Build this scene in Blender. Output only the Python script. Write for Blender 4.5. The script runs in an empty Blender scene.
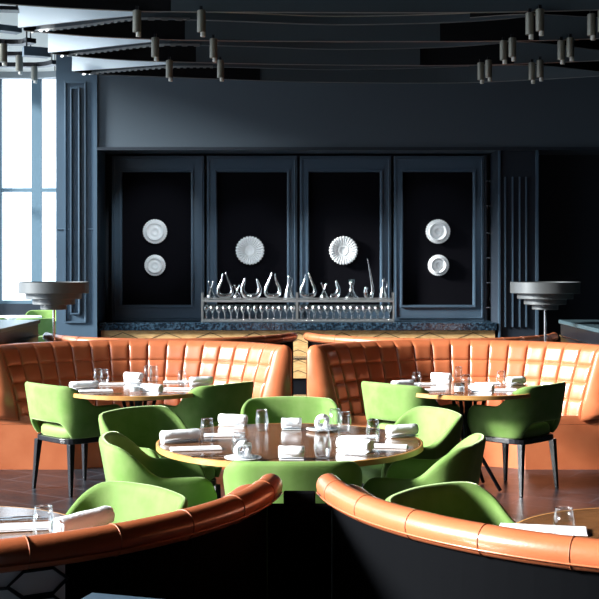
import bpy, bmesh, math, random
from mathutils import Vector, Matrix
random.seed(4)
F=1200.0; HY=260.0; CXP=299.5; EYE=1.68
PI=math.pi
sc=bpy.context.scene
col=sc.collection

def W(px,py,z):
    d=F*(EYE-z)/(py-HY)
    return Vector(((px-CXP)/F*d,d,z))

# ---------------------------------------------------------------- materials
MATS={}
def mat(name,color,rough=.5,metal=0,spec=.5,sheen=0,coat=0,bump=None,var=None,sheen_tint=None):
    m=bpy.data.materials.new(name); m.use_nodes=True
    nt=m.node_tree; b=nt.nodes['Principled BSDF']
    b.inputs['Base Color'].default_value=(*color,1)
    b.inputs['Roughness'].default_value=rough
    b.inputs['Metallic'].default_value=metal
    b.inputs['Specular IOR Level'].default_value=spec
    if sheen:
        b.inputs['Sheen Weight'].default_value=sheen
        b.inputs['Sheen Roughness'].default_value=.35
        b.inputs['Sheen Tint'].default_value=(*(sheen_tint or color),1)
    if coat:
        b.inputs['Coat Weight'].default_value=coat; b.inputs['Coat Roughness'].default_value=.12
    tc=nt.nodes.new('ShaderNodeTexCoord')
    if var:
        sc_,c2,lo,hi=var
        n=nt.nodes.new('ShaderNodeTexNoise'); n.inputs['Scale'].default_value=sc_; n.inputs['Detail'].default_value=5
        r=nt.nodes.new('ShaderNodeValToRGB'); r.color_ramp.elements[0].position=lo; r.color_ramp.elements[1].position=hi
        r.color_ramp.elements[0].color=(*color,1); r.color_ramp.elements[1].color=(*c2,1)
        nt.links.new(tc.outputs['Object'],n.inputs['Vector']); nt.links.new(n.outputs['Fac'],r.inputs['Fac'])
        nt.links.new(r.outputs['Color'],b.inputs['Base Color'])
    if bump:
        s,st=bump
        n=nt.nodes.new('ShaderNodeTexNoise'); n.inputs['Scale'].default_value=s; n.inputs['Detail'].default_value=3
        bp=nt.nodes.new('ShaderNodeBump'); bp.inputs['Strength'].default_value=st; bp.inputs['Distance'].default_value=.004
        nt.links.new(tc.outputs['Object'],n.inputs['Vector']); nt.links.new(n.outputs['Fac'],bp.inputs['Height'])
        nt.links.new(bp.outputs['Normal'],b.inputs['Normal'])
    MATS[name]=m; return m
mat('velvet',(.12,.225,.05),.75,spec=.2,sheen=.8,bump=(60,.15),var=(9,(.17,.27,.08),.35,.7),sheen_tint=(.75,.95,.5))
mat('velvet_seat',(.15,.24,.065),.6,spec=.25,sheen=.6,bump=(60,.15),sheen_tint=(.7,.9,.4))
mat('leather',(.42,.115,.045),.34,spec=.5,coat=.6,bump=(140,.12),var=(5,(.47,.14,.058),.4,.7))
mat('leather_stitch',(.5,.2,.08),.5)
mat('leather_seam',(.3,.09,.035),.45)
mat('black_wood',(.008,.009,.012),.3,spec=.4,bump=(20,.05))
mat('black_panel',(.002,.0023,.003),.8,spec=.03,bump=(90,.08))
mat('dark_fabric',(.004,.004,.006),.9,spec=.05,bump=(120,.2))
mat('slate',(.065,.108,.155),.32,spec=.5,bump=(14,.04))
mat('slate_dark',(.02,.028,.04),.42,spec=.4,bump=(14,.04))
mat('bulkhead',(.065,.09,.115),.5,spec=.4,bump=(30,.04))
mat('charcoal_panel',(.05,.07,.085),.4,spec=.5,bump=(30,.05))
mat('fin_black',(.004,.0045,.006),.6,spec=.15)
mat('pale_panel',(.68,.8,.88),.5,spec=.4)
mat('edge_metal',(.35,.36,.36),.35,metal=.8)
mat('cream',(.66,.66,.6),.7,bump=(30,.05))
mat('spot',(.2,.2,.165),.4,metal=.3)
mat('spot_tip',(.55,.55,.5),.4)
mat('porcelain',(.82,.85,.86),.35,spec=.5,bump=(20,.02))
mat('towel',(.84,.86,.9),.85,spec=.2,bump=(90,.5))
mat('linen',(.86,.87,.9),.6,spec=.3,bump=(120,.15))
mat('steel',(.6,.62,.65),.22,metal=1)
mat('lamp_metal',(.12,.13,.135),.38,metal=.4,bump=(80,.04))
mat('rack_metal',(.3,.33,.34),.35,metal=.6)
mat('wood_edge',(.42,.2,.055),.35,spec=.5,var=(12,(.5,.27,.09),.3,.7))
mat('mullion',(.10,.17,.22),.45)
mat('box_top',(.05,.085,.10),.3,spec=.5)
mat('lattice_pale',(.8,.83,.84),.4)
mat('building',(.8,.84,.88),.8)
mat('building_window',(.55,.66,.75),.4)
mat('wax',(.8,.82,.85),.5)

def wood_mat():
    m=mat('table_wood',(.20,.07,.022),.16,spec=.6,coat=.5)
    nt=m.node_tree; b=nt.nodes['Principled BSDF']; tc=nt.nodes['Texture Coordinate']
    mp=nt.nodes.new('ShaderNodeMapping'); mp.inputs['Scale'].default_value=(3,14,3)
    n=nt.nodes.new('ShaderNodeTexNoise'); n.inputs['Scale'].default_value=2.5; n.inputs['Detail'].default_value=6; n.inputs['Distortion'].default_value=1.2
    r=nt.nodes.new('ShaderNodeValToRGB'); e=r.color_ramp.elements
    e[0].position=.3; e[0].color=(.09,.036,.014,1); e[1].position=.7; e[1].color=(.22,.095,.035,1)
    nt.links.new(tc.outputs['Object'],mp.inputs['Vector']); nt.links.new(mp.outputs[0],n.inputs['Vector'])
    nt.links.new(n.outputs['Fac'],r.inputs['Fac']); nt.links.new(r.outputs['Color'],b.inputs['Base Color'])
wood_mat()
def oak_mat():
    m=mat('oak_front',(.5,.27,.09),.4)
    nt=m.node_tree; b=nt.nodes['Principled BSDF']; tc=nt.nodes['Texture Coordinate']
    mp=nt.nodes.new('ShaderNodeMapping'); mp.inputs['Scale'].default_value=(4,4,20)
    n=nt.nodes.new('ShaderNodeTexNoise'); n.inputs['Scale'].default_value=3; n.inputs['Detail'].default_value=5
    r=nt.nodes.new('ShaderNodeValToRGB'); e=r.color_ramp.elements
    e[0].position=.3; e[0].color=(.6,.33,.12,1); e[1].position=.7; e[1].color=(.85,.58,.27,1)
    nt.links.new(tc.outputs['Object'],mp.inputs['Vector']); nt.links.new(mp.outputs[0],n.inputs['Vector'])
    nt.links.new(n.outputs['Fac'],r.inputs['Fac']); nt.links.new(r.outputs['Color'],b.inputs['Base Color'])
oak_mat()
def stone_mat():
    m=mat('counter_stone',(.02,.05,.08),.2,spec=.6)
    nt=m.node_tree; b=nt.nodes['Principled BSDF']; tc=nt.nodes['Texture Coordinate']
    n=nt.nodes.new('ShaderNodeTexNoise'); n.inputs['Scale'].default_value=40; n.inputs['Detail'].default_value=6
    r=nt.nodes.new('ShaderNodeValToRGB'); e=r.color_ramp.elements
    e[0].position=.45; e[0].color=(.006,.014,.024,1); e[1].position=.72; e[1].color=(.05,.10,.15,1)
    nt.links.new(tc.outputs['Object'],n.inputs['Vector'])
    nt.links.new(n.outputs['Fac'],r.inputs['Fac']); nt.links.new(r.outputs['Color'],b.inputs['Base Color'])
stone_mat()
def floor_mat():
    m=mat('floor_tiles',(.02,.022,.028),.3,spec=.5)
    nt=m.node_tree; b=nt.nodes['Principled BSDF']; tc=nt.nodes['Texture Coordinate']
    mp=nt.nodes.new('ShaderNodeMapping'); mp.inputs['Rotation'].default_value=(0,0,math.radians(32))
    br=nt.nodes.new('ShaderNodeTexBrick'); br.inputs['Scale'].default_value=1.0
    br.inputs['Brick Width'].default_value=.9; br.inputs['Row Height'].default_value=.3
    br.inputs['Mortar Size'].default_value=.006
    br.inputs['Color1'].default_value=(.008,.010,.014,1); br.inputs['Color2'].default_value=(.013,.015,.020,1)
    br.inputs['Mortar'].default_value=(.05,.06,.075,1)
    n=nt.nodes.new('ShaderNodeTexNoise'); n.inputs['Scale'].default_value=5; n.inputs['Detail'].default_value=6
    mr=nt.nodes.new('ShaderNodeMapRange'); mr.inputs['To Min'].default_value=.22; mr.inputs['To Max'].default_value=.45
    nt.links.new(tc.outputs['Object'],mp.inputs['Vector']); nt.links.new(mp.outputs[0],br.inputs['Vector'])
    nt.links.new(tc.outputs['Object'],n.inputs['Vector']); nt.links.new(n.outputs['Fac'],mr.inputs['Value'])
    nt.links.new(mr.outputs[0],b.inputs['Roughness'])
    nt.links.new(br.outputs['Color'],b.inputs['Base Color'])
floor_mat()
def glass_mat(name,tint,edge,fac_lo,fac_hi):
    m=bpy.data.materials.new(name); m.use_nodes=True; nt=m.node_tree; nt.nodes.clear()
    o=nt.nodes.new('ShaderNodeOutputMaterial'); mx=nt.nodes.new('ShaderNodeMixShader')
    t=nt.nodes.new('ShaderNodeBsdfTransparent'); t.inputs['Color'].default_value=(*tint,1)
    g=nt.nodes.new('ShaderNodeBsdfGlossy'); g.inputs['Roughness'].default_value=.08; g.inputs['Color'].default_value=(*edge,1)
    lw=nt.nodes.new('ShaderNodeLayerWeight'); lw.inputs['Blend'].default_value=.35
    mr=nt.nodes.new('ShaderNodeMapRange'); mr.inputs['To Min'].default_value=fac_lo; mr.inputs['To Max'].default_value=fac_hi
    nt.links.new(lw.outputs['Facing'],mr.inputs['Value']); nt.links.new(mr.outputs[0],mx.inputs['Fac'])
    nt.links.new(t.outputs[0],mx.inputs[1]); nt.links.new(g.outputs[0],mx.inputs[2]); nt.links.new(mx.outputs[0],o.inputs['Surface'])
    MATS[name]=m
glass_mat('glass',(.95,.975,.99),(1,1,1),.03,.34)
glass_mat('crystal',(.92,.96,.98),(1,1,1),.38,1.0)
glass_mat('pane',(.97,.985,1),(1,1,1),.03,.4)

# ---------------------------------------------------------------- helpers
def tag(o,label=None,cat=None,group=None,kind=None):
    if label: o['label']=label
    if cat: o['category']=cat
    if group: o['group']=group
    if kind: o['kind']=kind
    return o
def empty(name,loc=(0,0,0),rz=0,label=None,cat=None,group=None):
    o=bpy.data.objects.new(name,None); col.objects.link(o); o.location=loc; o.rotation_euler=(0,0,rz)
    o.empty_display_size=.1
    return tag(o,label,cat,group)
class MB:
    def __init__(s): s.v=[]; s.f=[]
    def add(s,vs,fs):
        k=len(s.v); s.v+= [tuple(v) for v in vs]; s.f+=[tuple(i+k for i in f) for f in fs]; return s
    def box(s,x0,x1,y0,y1,z0,z1):
        return s.add([(x0,y0,z0),(x1,y0,z0),(x1,y1,z0),(x0,y1,z0),(x0,y0,z1),(x1,y0,z1),(x1,y1,z1),(x0,y1,z1)],
          [(0,3,2,1),(4,5,6,7),(0,1,5,4),(1,2,6,5),(2,3,7,6),(3,0,4,7)])
    def lathe(s,prof,n=32,c=(0,0,0),ripple=None,axis='z'):
        vs=[];m=len(prof)
        for i in range(n):
            a=2*PI*i/n
            for (r,z) in prof:
                if ripple: r=r*(1+ripple[0]*math.cos(ripple[1]*a)*min(1,r/ripple[2])**3)
                p=(r*math.cos(a),r*math.sin(a),z)
                if axis=='y': p=(p[0],-z,p[1])
                vs.append((p[0]+c[0],p[1]+c[1],p[2]+c[2]))
        fs=[]
        for i in range(n):
            j=(i+1)%n
            for k in range(m-1): fs.append((i*m+k,j*m+k,j*m+k+1,i*m+k+1))
        if prof[0][0]>1e-6: fs.append(tuple(i*m for i in range(n))[::-1])
        if prof[-1][0]>1e-6: fs.append(tuple(i*m+m-1 for i in range(n)))
        return s.add(vs,fs)
    def tube(s,pts,rad,n=8,caps=True):
        pts=[Vector(p) for p in pts]
        if not isinstance(rad,(list,tuple)): rad=[rad]*len(pts)
        vs=[];prev=None
        for i,p in enumerate(pts):
            t=(pts[min(i+1,len(pts)-1)]-pts[max(i-1,0)]).normalized()
            if prev is None:
                up=Vector((0,0,1)) if abs(t.z)<.9 else Vector((0,1,0))
                a=t.cross(up).normalized()
            else: a=(prev-t*prev.dot(t)).normalized()
            prev=a; b=t.cross(a)
            for k in range(n):
                q=2*PI*k/n; vs.append(p+(a*math.cos(q)+b*math.sin(q))*rad[i])
        fs=[(i*n+k,i*n+(k+1)%n,(i+1)*n+(k+1)%n,(i+1)*n+k) for i in range(len(pts)-1) for k in range(n)]
        if caps: fs+= [tuple(range(n))[::-1],tuple((len(pts)-1)*n+k for k in range(n))]
        return s.add(vs,fs)
    def taper(s,p0,p1,a0,a1):   # square tapered bar
        vs=[]
        for p,a in((p0,a0),(p1,a1)):
            vs+=[(p[0]-a,p[1]-a,p[2]),(p[0]+a,p[1]-a,p[2]),(p[0]+a,p[1]+a,p[2]),(p[0]-a,p[1]+a,p[2])]
        return s.add(vs,[(0,3,2,1),(4,5,6,7),(0,1,5,4),(1,2,6,5),(2,3,7,6),(3,0,4,7)])
    def build(s,name,m,parent=None,smooth=False,bevel=0,subsurf=0,kind=None,loc=None,auto=None):
        me=bpy.data.meshes.new(name); me.from_pydata(s.v,[],s.f); me.validate()
        bm=bmesh.new(); bm.from_mesh(me); bmesh.ops.remove_doubles(bm,verts=bm.verts,dist=1e-5)
        bmesh.ops.recalc_face_normals(bm,faces=bm.faces)
        if auto:
            for e in bm.edges:
                if len(e.link_faces)==2 and e.calc_face_angle(0)>auto: e.smooth=False
        bm.to_mesh(me); bm.free()
        if smooth: me.polygons.foreach_set('use_smooth',[True]*len(me.polygons))
        o=bpy.data.objects.new(name,me); col.objects.link(o); me.materials.append(MATS[m])
        if parent: o.parent=parent
        if loc: o.location=loc
        if bevel:
            b=o.modifiers.new('Bevel','BEVEL'); b.width=bevel; b.segments=2; b.limit_method='ANGLE'
        if subsurf:
            b=o.modifiers.new('Sub','SUBSURF'); b.levels=subsurf; b.render_levels=subsurf
        if kind: o['kind']=kind
        return o
CH={}
def kids(o): return [c for c in bpy.data.objects if c.parent==o]
def copy_tree(o,parent=None,cache={}):
    c=o.copy(); col.objects.link(c); c.parent=parent
    for ch in kids(o): copy_tree(ch,c)
    return c
def spawn(proto,loc,rz=0,label=None,cat=None,group=None):
    if not proto.get('used'):
        proto['used']=1; o=proto
    else:
        o=copy_tree(proto)
        for k in ('group',):
            if k in o: del o[k]
    o.location=loc; o.rotation_euler[2]=rz
    return tag(o,label,cat,group)
def struct(name,m,mb,**k): return mb.build(name,m,kind='structure',**k)
def crom(P,n=6):
    P=[Vector(p) for p in P]; out=[]
    for i in range(len(P)-1):
        a,b,c,d=P[max(i-1,0)],P[i],P[i+1],P[min(i+2,len(P)-1)]
        for k in range(n):
            t=k/n
            out.append(.5*((2*b)+(c-a)*t+(2*a-5*b+4*c-d)*t*t+(3*b-a-3*c+d)*t**3))
    out.append(P[-1]); return out

# ---------------------------------------------------------------- setting
CEIL=5.2; XL=-5.7; XR=6.0; YF=-3.0; YB=22.5
struct('floor','floor_tiles',MB().box(XL-.3,XR+.3,YF-.3,YB+.3,-.2,0))
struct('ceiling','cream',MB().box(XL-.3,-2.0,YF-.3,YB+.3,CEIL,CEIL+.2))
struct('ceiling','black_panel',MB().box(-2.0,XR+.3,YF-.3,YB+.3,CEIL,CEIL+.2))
struct('wall_right','black_panel',MB().box(XR,XR+.2,YF,YB,0,CEIL))
struct('wall_front','slate_dark',MB().box(XL,XR,YF-.2,YF,0,CEIL))
# left glazed wall: low sill, head beam, piers
lw=MB(); lw.box(XL-.2,XL,YF,YB,0,.25); lw.box(XL-.2,XL,YF,YB,5.0,CEIL); lw.box(XL-.2,XL,YF,1.0,.25,5.0)
struct('wall_left','slate_dark',lw)
ys=[1.0,3.7,6.4,9.1,11.8,14.5,17.2,19.9,22.5]
for i in range(8):
    y0,y1=ys[i],ys[i+1]
    fr=MB(); fr.box(XL-.14,XL-.04,y0,y0+.07,.25,5.0); fr.box(XL-.14,XL-.04,y1-.07,y1,.25,5.0)
    fr.box(XL-.14,XL-.04,y0+.07,y1-.07,.25,.32); fr.box(XL-.14,XL-.04,y0+.07,y1-.07,4.93,5.0); fr.box(XL-.14,XL-.04,y0+.07,y1-.07,2.88,2.94)
    w=struct('window_%d'%(i+1),'mullion',fr)
    MB().box(XL-.1,XL-.09,y0+.07,y1-.07,.32,4.93).build('pane','pane',w)
# far glazed wall
fw=MB(); fw.box(XL,-2.8,YB,YB+.2,0,.86); fw.box(XL,-2.8,YB,YB+.2,5.1,CEIL)
struct('wall_far','slate_dark',fw)
fr=MB()
mx0,mx1=-5.03,-4.85
for (a,b) in ((XL,XL+.1),(mx0,mx1),(-4.02,-3.9),(-2.9,-2.8)): fr.box(a,b,YB+.02,YB+.14,.86,5.1)
for (a,b) in ((XL+.1,mx0),(mx1,-4.02),(-3.9,-2.9)):
    fr.box(a,b,YB+.02,YB+.14,2.96,3.03); fr.box(a,b,YB+.02,YB+.14,.86,.92)
w=struct('window_9','mullion',fr)
for (a,b) in ((XL+.1,mx0),(mx1,-4.02),(-3.9,-2.9)):
    MB().box(a,b,YB+.07,YB+.08,.92,5.1).build('pane','pane',w)
# wall running back from the pillar
struct('wall_alcove','slate',MB().box(-2.8,-2.6,14.5,YB,0,CEIL))
# pillar with raised mouldings
YP=13.9
pl=MB().box(-2.82,-2.36,YP,14.6,0,CEIL)
struct('pillar','slate',pl)
t=MB()
def frame_ring(mb,x0,x1,z0,z1,y,w,d):
    mb.box(x0,x1,y-d,y,z1-w,z1); mb.box(x0,x1,y-d,y,z0,z0+w); mb.box(x0,x0+w,y-d,y,z0+w,z1-w); mb.box(x1-w,x1,y-d,y,z0+w,z1-w)
frame_ring(t,-2.72,-2.47,.95,3.75,YP,.02,.02)
frame_ring(t,-2.65,-2.54,1.05,3.68,YP,.018,.035)
t.box(-2.82,-2.36,YP-.012,YP,2.03,2.045)
struct('trim_1','slate',t,bevel=.004)
t=MB(); t.box(-2.38,-2.34,YP-.03,YP,0,CEIL)
struct('trim_2','slate',t)
# back wall + bulkhead
struct('wall_back','slate_dark',MB().box(-2.75,XR,14.75,14.95,0,CEIL))
struct('bulkhead','bulkhead',MB().box(-2.34,XR,13.9,14.75,2.97,CEIL))
struct('trim_3','slate_dark',MB().box(-2.34,XR,13.87,13.9,2.95,2.985))
# ---- wall panels
sP=F/14.5
def wx(px,d=14.5): return (px-CXP)/F*d
def wz(py,d=14.5): return EYE+(HY-py)/F*d
pan=[(112,204,122,191),(207,297,217,287),(300,391,309,380),(394,484,403,473)]
ptxt=['black fabric wall panel with two white dishes, nearest the window','black fabric wall panel with one large dish, beside the window-side panel','black fabric wall panel with one large dish, right of the centre','black fabric wall panel with two white dishes, farthest from the window']
for i,(o0,o1,i0,i1) in enumerate(pan):
    e=empty('wall_panel',(wx((o0+o1)/2),14.5,0.95),0,ptxt[i],'wall panel','framed wall panels behind the counter')
    cx=wx((o0+o1)/2); zb,zt=wz(321)-.95,wz(156)-.95
    f=MB(); x0,x1,a0,a1=wx(o0)-cx,wx(o1)-cx,wx(i0)-cx,wx(i1)-cx
    z0,z1=wz(305)-.95,wz(172)-.95
    f.box(x0,x1,0,.2,z1,zt); f.box(x0,x1,0,.2,zb,z0); f.box(x0,a0,0,.2,z0,z1); f.box(a1,x1,0,.2,z0,z1)
    f.build('frame','slate',e,bevel=.004)
    g=MB(); frame_ring(g,a0-.03,a1+.03,z0-.03,z1+.03,0,.022,.025); frame_ring(g,x0+.02,x1-.02,zb+.03,zt-.03,0,.012,.012)
    g.build('moulding','slate',e,bevel=.004)
    MB().box(a0,a1,.04,.2,z0,z1).build('fabric_inset','dark_fabric',e)
# dishes
def dish(r,style):
    e=empty('wall_dish')
    if style==0:
        prof=[(0,.035),(.25*r,.03),(.33*r,.045),(.4*r,.03),(.75*r,.035),(.93*r,.06),(r,.055),(r,.04),(.8*r,.0),(0,0)]
        MB().lathe([(a,b) for a,b in prof],120,ripple=(.045,28,r),axis='y').build('plate_body','porcelain',e,smooth=True)
        m=MB()
        for k in range(28):
            a=2*PI*k/28
            m.tube([(q*r*math.cos(a),-zz,q*r*math.sin(a)) for q,zz in((.36,.035),(.55,.042),(.78,.05),(.97,.062))],[.004,.008,.011,.008],6)
        m.build('flute','porcelain',e,smooth=True)
    else:
        MB().lathe([(0,.03),(.22*r,.03),(.3*r,.05),(.36*r,.035),(.62*r,.05),(.68*r,.075),(.74*r,.06),(.8*r,.04),(.97*r,.05),(r,.04),(.8*r,0),(0,0)],120,ripple=(.03,30,r),axis='y').build('plate_body','porcelain',e,smooth=True)
    return e
for i,(px,py,r,st,lb) in enumerate([(155,231.5,.148,1,'white ribbed dish, upper of the pair on the panel nearest the window'),
    (155,265.3,.128,1,'smaller white ribbed dish, lower of the pair nearest the window'),
    (250,250.5,.17,0,'large fluted white dish on the second panel from the window'),
    (343.5,250.5,.17,0,'large fluted white dish on the third panel from the window'),
    (438,231.5,.148,1,'white ribbed dish, upper of the pair on the panel farthest from the window'),
    (438.5,265.3,.128,1,'smaller white ribbed dish, lower of the pair farthest from the window')]):
    o=dish(r,st); o.location=(wx(px,14.5),14.54,wz(py,14.5)); tag(o,lb,'wall dish','white dishes hung on the wall panels')
# niche with shelves
e=empty('shelf_niche',(wx(491.5),14.5,.95),0,'narrow dark glass shelf niche right of the panels','shelf')
n=MB(); n.box(-.085,-.06,0,.22,0,2.0); n.box(.055,.075,0,.22,0,2.0); n.box(-.06,.055,.18,.22,0,2.0); n.build('carcass','slate_dark',e)
for z in (.15,.45,.75,1.05,1.38,1.68):
    MB().box(-.06,.055,.0,.18,z,z+.012).build('shelf','steel',e)
NB=[]
for k,(z,lb) in enumerate([(.162,'clear bottle on the lowest niche shelf'),(.462,'clear bottle on the second niche shelf up'),(.762,'clear bottle on the third niche shelf up')]):
    o=MB().lathe([(0,0),(.034,0),(.036,.1),(.03,.14),(.012,.17),(.012,.21),(.0,.21)],14).build('bottle','glass',smooth=True)
    o.location=(wx(491.5),14.58,.95+z); tag(o,lb,'bottle','bottles in the niche')
# pilaster right
p=MB().box(wx(498,14),wx(538,14),14.0,14.75,0,2.97)
struct('pillar','slate_dark',p)
t=MB()
for px in (505,512.5,519.5,526): t.box(wx(px,14)-.008,wx(px,14)+.008,13.975,14.0,.9,2.65)
t.box(wx(535.5,14),wx(538,14),13.97,14.0,0,2.97); t.box(wx(498,14),wx(500,14),13.97,14.0,0,2.97)
struct('trim_4','slate',t)

# ---- counter
cx0,cx1=-2.315,wx(495,14)
e=empty('back_counter',((cx0+cx1)/2,14.0,0),0,'long counter with herringbone wood front and blue-black stone top','counter')
hw=(cx1-cx0)/2
MB().box(-hw,hw,.02,.5,0,.86).build('cabinet_body','black_wood',e)
h=MB(); N=18; wv=2*hw/N
MB().box(-hw,hw,-.0,.02,.3,.86).build('wood_front','oak_front',e)
for k in range(N):
    x=-hw+k*wv; s=1 if k%2==0 else -1
    for zz in (.34,.46,.58,.70,.78):
        x0,x1=x,x+wv; za=zz-.05*s; zb=zz+.05*s
        h.add([(x0,-.003,za),(x1,-.003,zb),(x1,-.003,zb+.007),(x0,-.003,za+.007)],[(0,1,2,3)])
h.build('herringbone_inlay','black_wood',e)
MB().box(-hw-.02,hw+.02,-.04,.5,.86,.95).build('worktop','counter_stone',e,bevel=.006)

# ---- racks, glasses, decanters
YC=14.18; sC=F/YC
def rx(px): return (px-CXP)/sC
GP=empty('wine_glass')
MB().lathe([(.0,0),(.03,0),(.031,.003),(.006,.008),(.004,.02),(.004,.08),(.012,.09),(.03,.115),(.034,.14),(.028,.18),(.0265,.18),(.032,.14),(.028,.116),(.010,.095),(0,.094)],14).build('glass_body','crystal',GP,smooth=True)
for (a,b,lb) in ((202.5,296.5,'dark metal glass rack holding decanters on the counter, nearer the window'),(297.5,393,'dark metal glass rack holding decanters on the counter, farther from the window')):
    e=empty('glass_rack',(rx((a+b)/2),YC,.951),0,lb,'rack','glass racks on the counter')
    w_=(rx(b)-rx(a))/2
    for s in(-1,1):
        for yy in (-.09,.09): MB().box(s*w_-.008,s*w_+.008,yy-.008,yy+.008,0,.345).build('post','rack_metal',e)
    MB().box(-w_,w_,-.1,.1,.235,.262).build('shelf','rack_metal',e)
    MB().box(-w_,w_,-.1,.1,.006,.02).build('shelf','rack_metal',e)
    r=MB(); r.box(-w_,w_,-.098,-.09,.275,.285); r.box(-w_,w_,-.098,-.09,.03,.038); r.build('rail','rack_metal',e)
    near='nearer' in lb
    n=15 if near else 15
    for row,yo in ((0,-.05),(1,.04)):
        for k in range(n):
            x=-w_+.045+(2*w_-.09)*k/(n-1)+(.02*row if not near else 0.004*row)
            if x>w_-.03: continue
            spawn(GP,(rx((a+b)/2)+x,YC+yo,.972),0,('stemmed wine glass in the counter rack nearer the window' if near else 'stemmed wine glass in the counter rack farther from the window'),'glass','wine glasses in the '+('window-side' if near else 'inner')+' rack')
ZD=.951+.263
def deco(px,kind,lb,sc_=1,flip=1):
    m=MB()
    if kind=='lyre':
        R=.1*sc_; H_=.29*sc_
        L=[(-.03,H_*1.05),(-.04,.22*sc_),(-.08*sc_,.12*sc_),(-.07*sc_,.055),(-.0,.034),(.07*sc_,.055),(.08*sc_,.12*sc_),(.04,.22*sc_),(.005,H_*1.1)]
        P=crom([(x*flip,0,z) for x,z in L],4); n=len(P)
        m.tube(P,[.010+.020*math.sin(PI*i/(n-1))**2 for i in range(n)],10)
    elif kind=='split':
        m.lathe([(0,0),(.06*sc_,0),(.068*sc_,.02),(.045*sc_,.06),(.018*sc_,.11*sc_),(.013,.13*sc_),(.0,.13*sc_)],16)
        for s in(-1,1): m.tube(crom([(0,0,.11*sc_),(s*.012,0,.16*sc_),(s*.03,0,.215*sc_)],4),[.013,.012,.011,.01,.01,.01,.01,.01,.012],8)
    elif kind=='horn':
        P=crom([(x*flip*sc_,0,z*sc_) for x,z in [(.07,.02),(.02,.03),(-.025,.08),(-.03,.14),(-.01,.2),(.0,.25)]],4); n=len(P)
        m.tube(P,[.036*(1-i/(n-1))**.8+.011 for i in range(n)],10)
    elif kind=='flask':
        m.lathe([(0,0),(.055*sc_,0),(.06*sc_,.02),(.04*sc_,.08*sc_),(.016,.16*sc_),(.012,.22*sc_),(.018,.26*sc_),(0,.26*sc_)],16)
        m.tube(crom([(.015,0,.23*sc_),(.05*flip,0,.2*sc_),(.03*flip,0,.12*sc_)],4),.005,6)
    elif kind=='wide':
        m.lathe([(0,0),(.095,0),(.1,.012),(.06,.05),(.028,.1),(.024,.15),(.045,.235),(.04,.235),(0,.2)],18)
    elif kind=='jay':
        P=crom([(-.045,0,.14),(-.055,0,.07),(-.03,0,.025),(.01,0,.03),(.03,0,.1),(.01,0,.25),(-.03,0,.48)],5); n=len(P)
        m.tube(P,[.026 if i<n*.45 else .022*(1-(i-n*.45)/(n*.55))+.006 for i in range(n)],10)
    o=m.build('decanter','crystal',smooth=True); o.location=(rx(px),YC,ZD+.002)
    if kind in('lyre','horn','jay'): o.location.z+=.004
    tag(o,lb,'decanter','glass decanters standing on the racks')
deco(211,'split','short glass decanter with forked neck, first from the window end')
deco(225,'lyre','tall lyre-shaped glass decanter, second from the window end')
deco(237,'split','smallest glass decanter with forked neck, right of the first lyre-shaped one',.8)
deco(245,'horn','curved horn-shaped glass decanter bending left over its foot',1.0,1)
deco(257,'horn','slender curved glass decanter standing fifth along the racks',.95,-1)
deco(272.5,'lyre','tall lyre-shaped glass decanter beside the tall flask at the rack junction',1,-1)
deco(288.5,'flask','tall glass flask decanter with spout at the rack junction',1.12)
deco(308,'lyre','lyre-shaped glass decanter, first on the farther rack',.98)
deco(324,'split','forked-neck glass decanter right of the third lyre-shaped one',.9)
deco(336,'horn','small curved glass decanter before the widest one',.88,-1)
deco(351.5,'wide','wide-based glass decanter with flared mouth')
deco(370,'jay','J-shaped glass decanter with very long straight neck')
deco(383,'flask','glass flask decanter at the far right end of the racks',.95)

# ---- ceiling boards
def wpts(pts,zb): return crom([W(px,py,zb) for px,py in pts],8)
def board(name,pts,zb,h,m,parent=None,th=.02,edge=True,ribs=False):
    P=wpts(pts,zb); mb=MB(); vs=[];n=len(P)
    for i,p in enumerate(P):
        t=(P[min(i+1,n-1)]-P[max(i-1,0)]); nn=Vector((-t.y,t.x,0)).normalized()*th
        vs+=[p,p+Vector((0,0,h)),p+nn+Vector((0,0,h)),p+nn]
    fs=[]
    for i in range(n-1):
        for k in range(4): fs.append((i*4+k,i*4+(k+1)%4,(i+1)*4+(k+1)%4,(i+1)*4+k))
    fs+=[(0,1,2,3),tuple((n-1)*4+k for k in (3,2,1,0))]
    mb.add(vs,fs); o=mb.build(name,m,parent)
    return o,P
def edgestrip(P,parent,m='edge_metal',dz=-.006,r=.005,name='edge_strip'):
    mb=MB().tube([p+Vector((0,-.004,dz)) for p in P],r,4); return mb.build(name,m,parent)
ZB=3.6
Fk=[[(-60,0),(0,3),(60,7),(134,10.5),(171,11),(250,11.5),(340,12),(460,12),(571,10),(660,7)],
    [(24,30),(80,35),(134,38),(185,39.5),(250,40.5),(340,41),(440,41),(539,40),(599,38),(660,35)],
    [(52,53),(90,57),(134,60),(196,62),(260,63.5),(340,64.5),(440,65),(514,63.5),(599,60),(660,56)],
    [(74,71),(100,74),(180,77),(270,80.5),(340,82),(450,82.5),(520,80),(599,75.5),(660,71)]]
cuts=[[(171,'fin_black'),(571,'charcoal_panel'),(999,'charcoal_panel')],  # black and charcoal pieces colour in how differently angled panels reflect
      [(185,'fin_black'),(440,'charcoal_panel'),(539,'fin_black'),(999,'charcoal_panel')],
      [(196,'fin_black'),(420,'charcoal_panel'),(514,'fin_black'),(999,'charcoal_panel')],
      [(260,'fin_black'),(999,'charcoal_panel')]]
ft=['curved dark ceiling baffle nearest the camera','second curved dark ceiling baffle from the camera','third curved dark ceiling baffle from the camera','rearmost curved dark ceiling baffle in front of the bulkhead']
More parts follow.
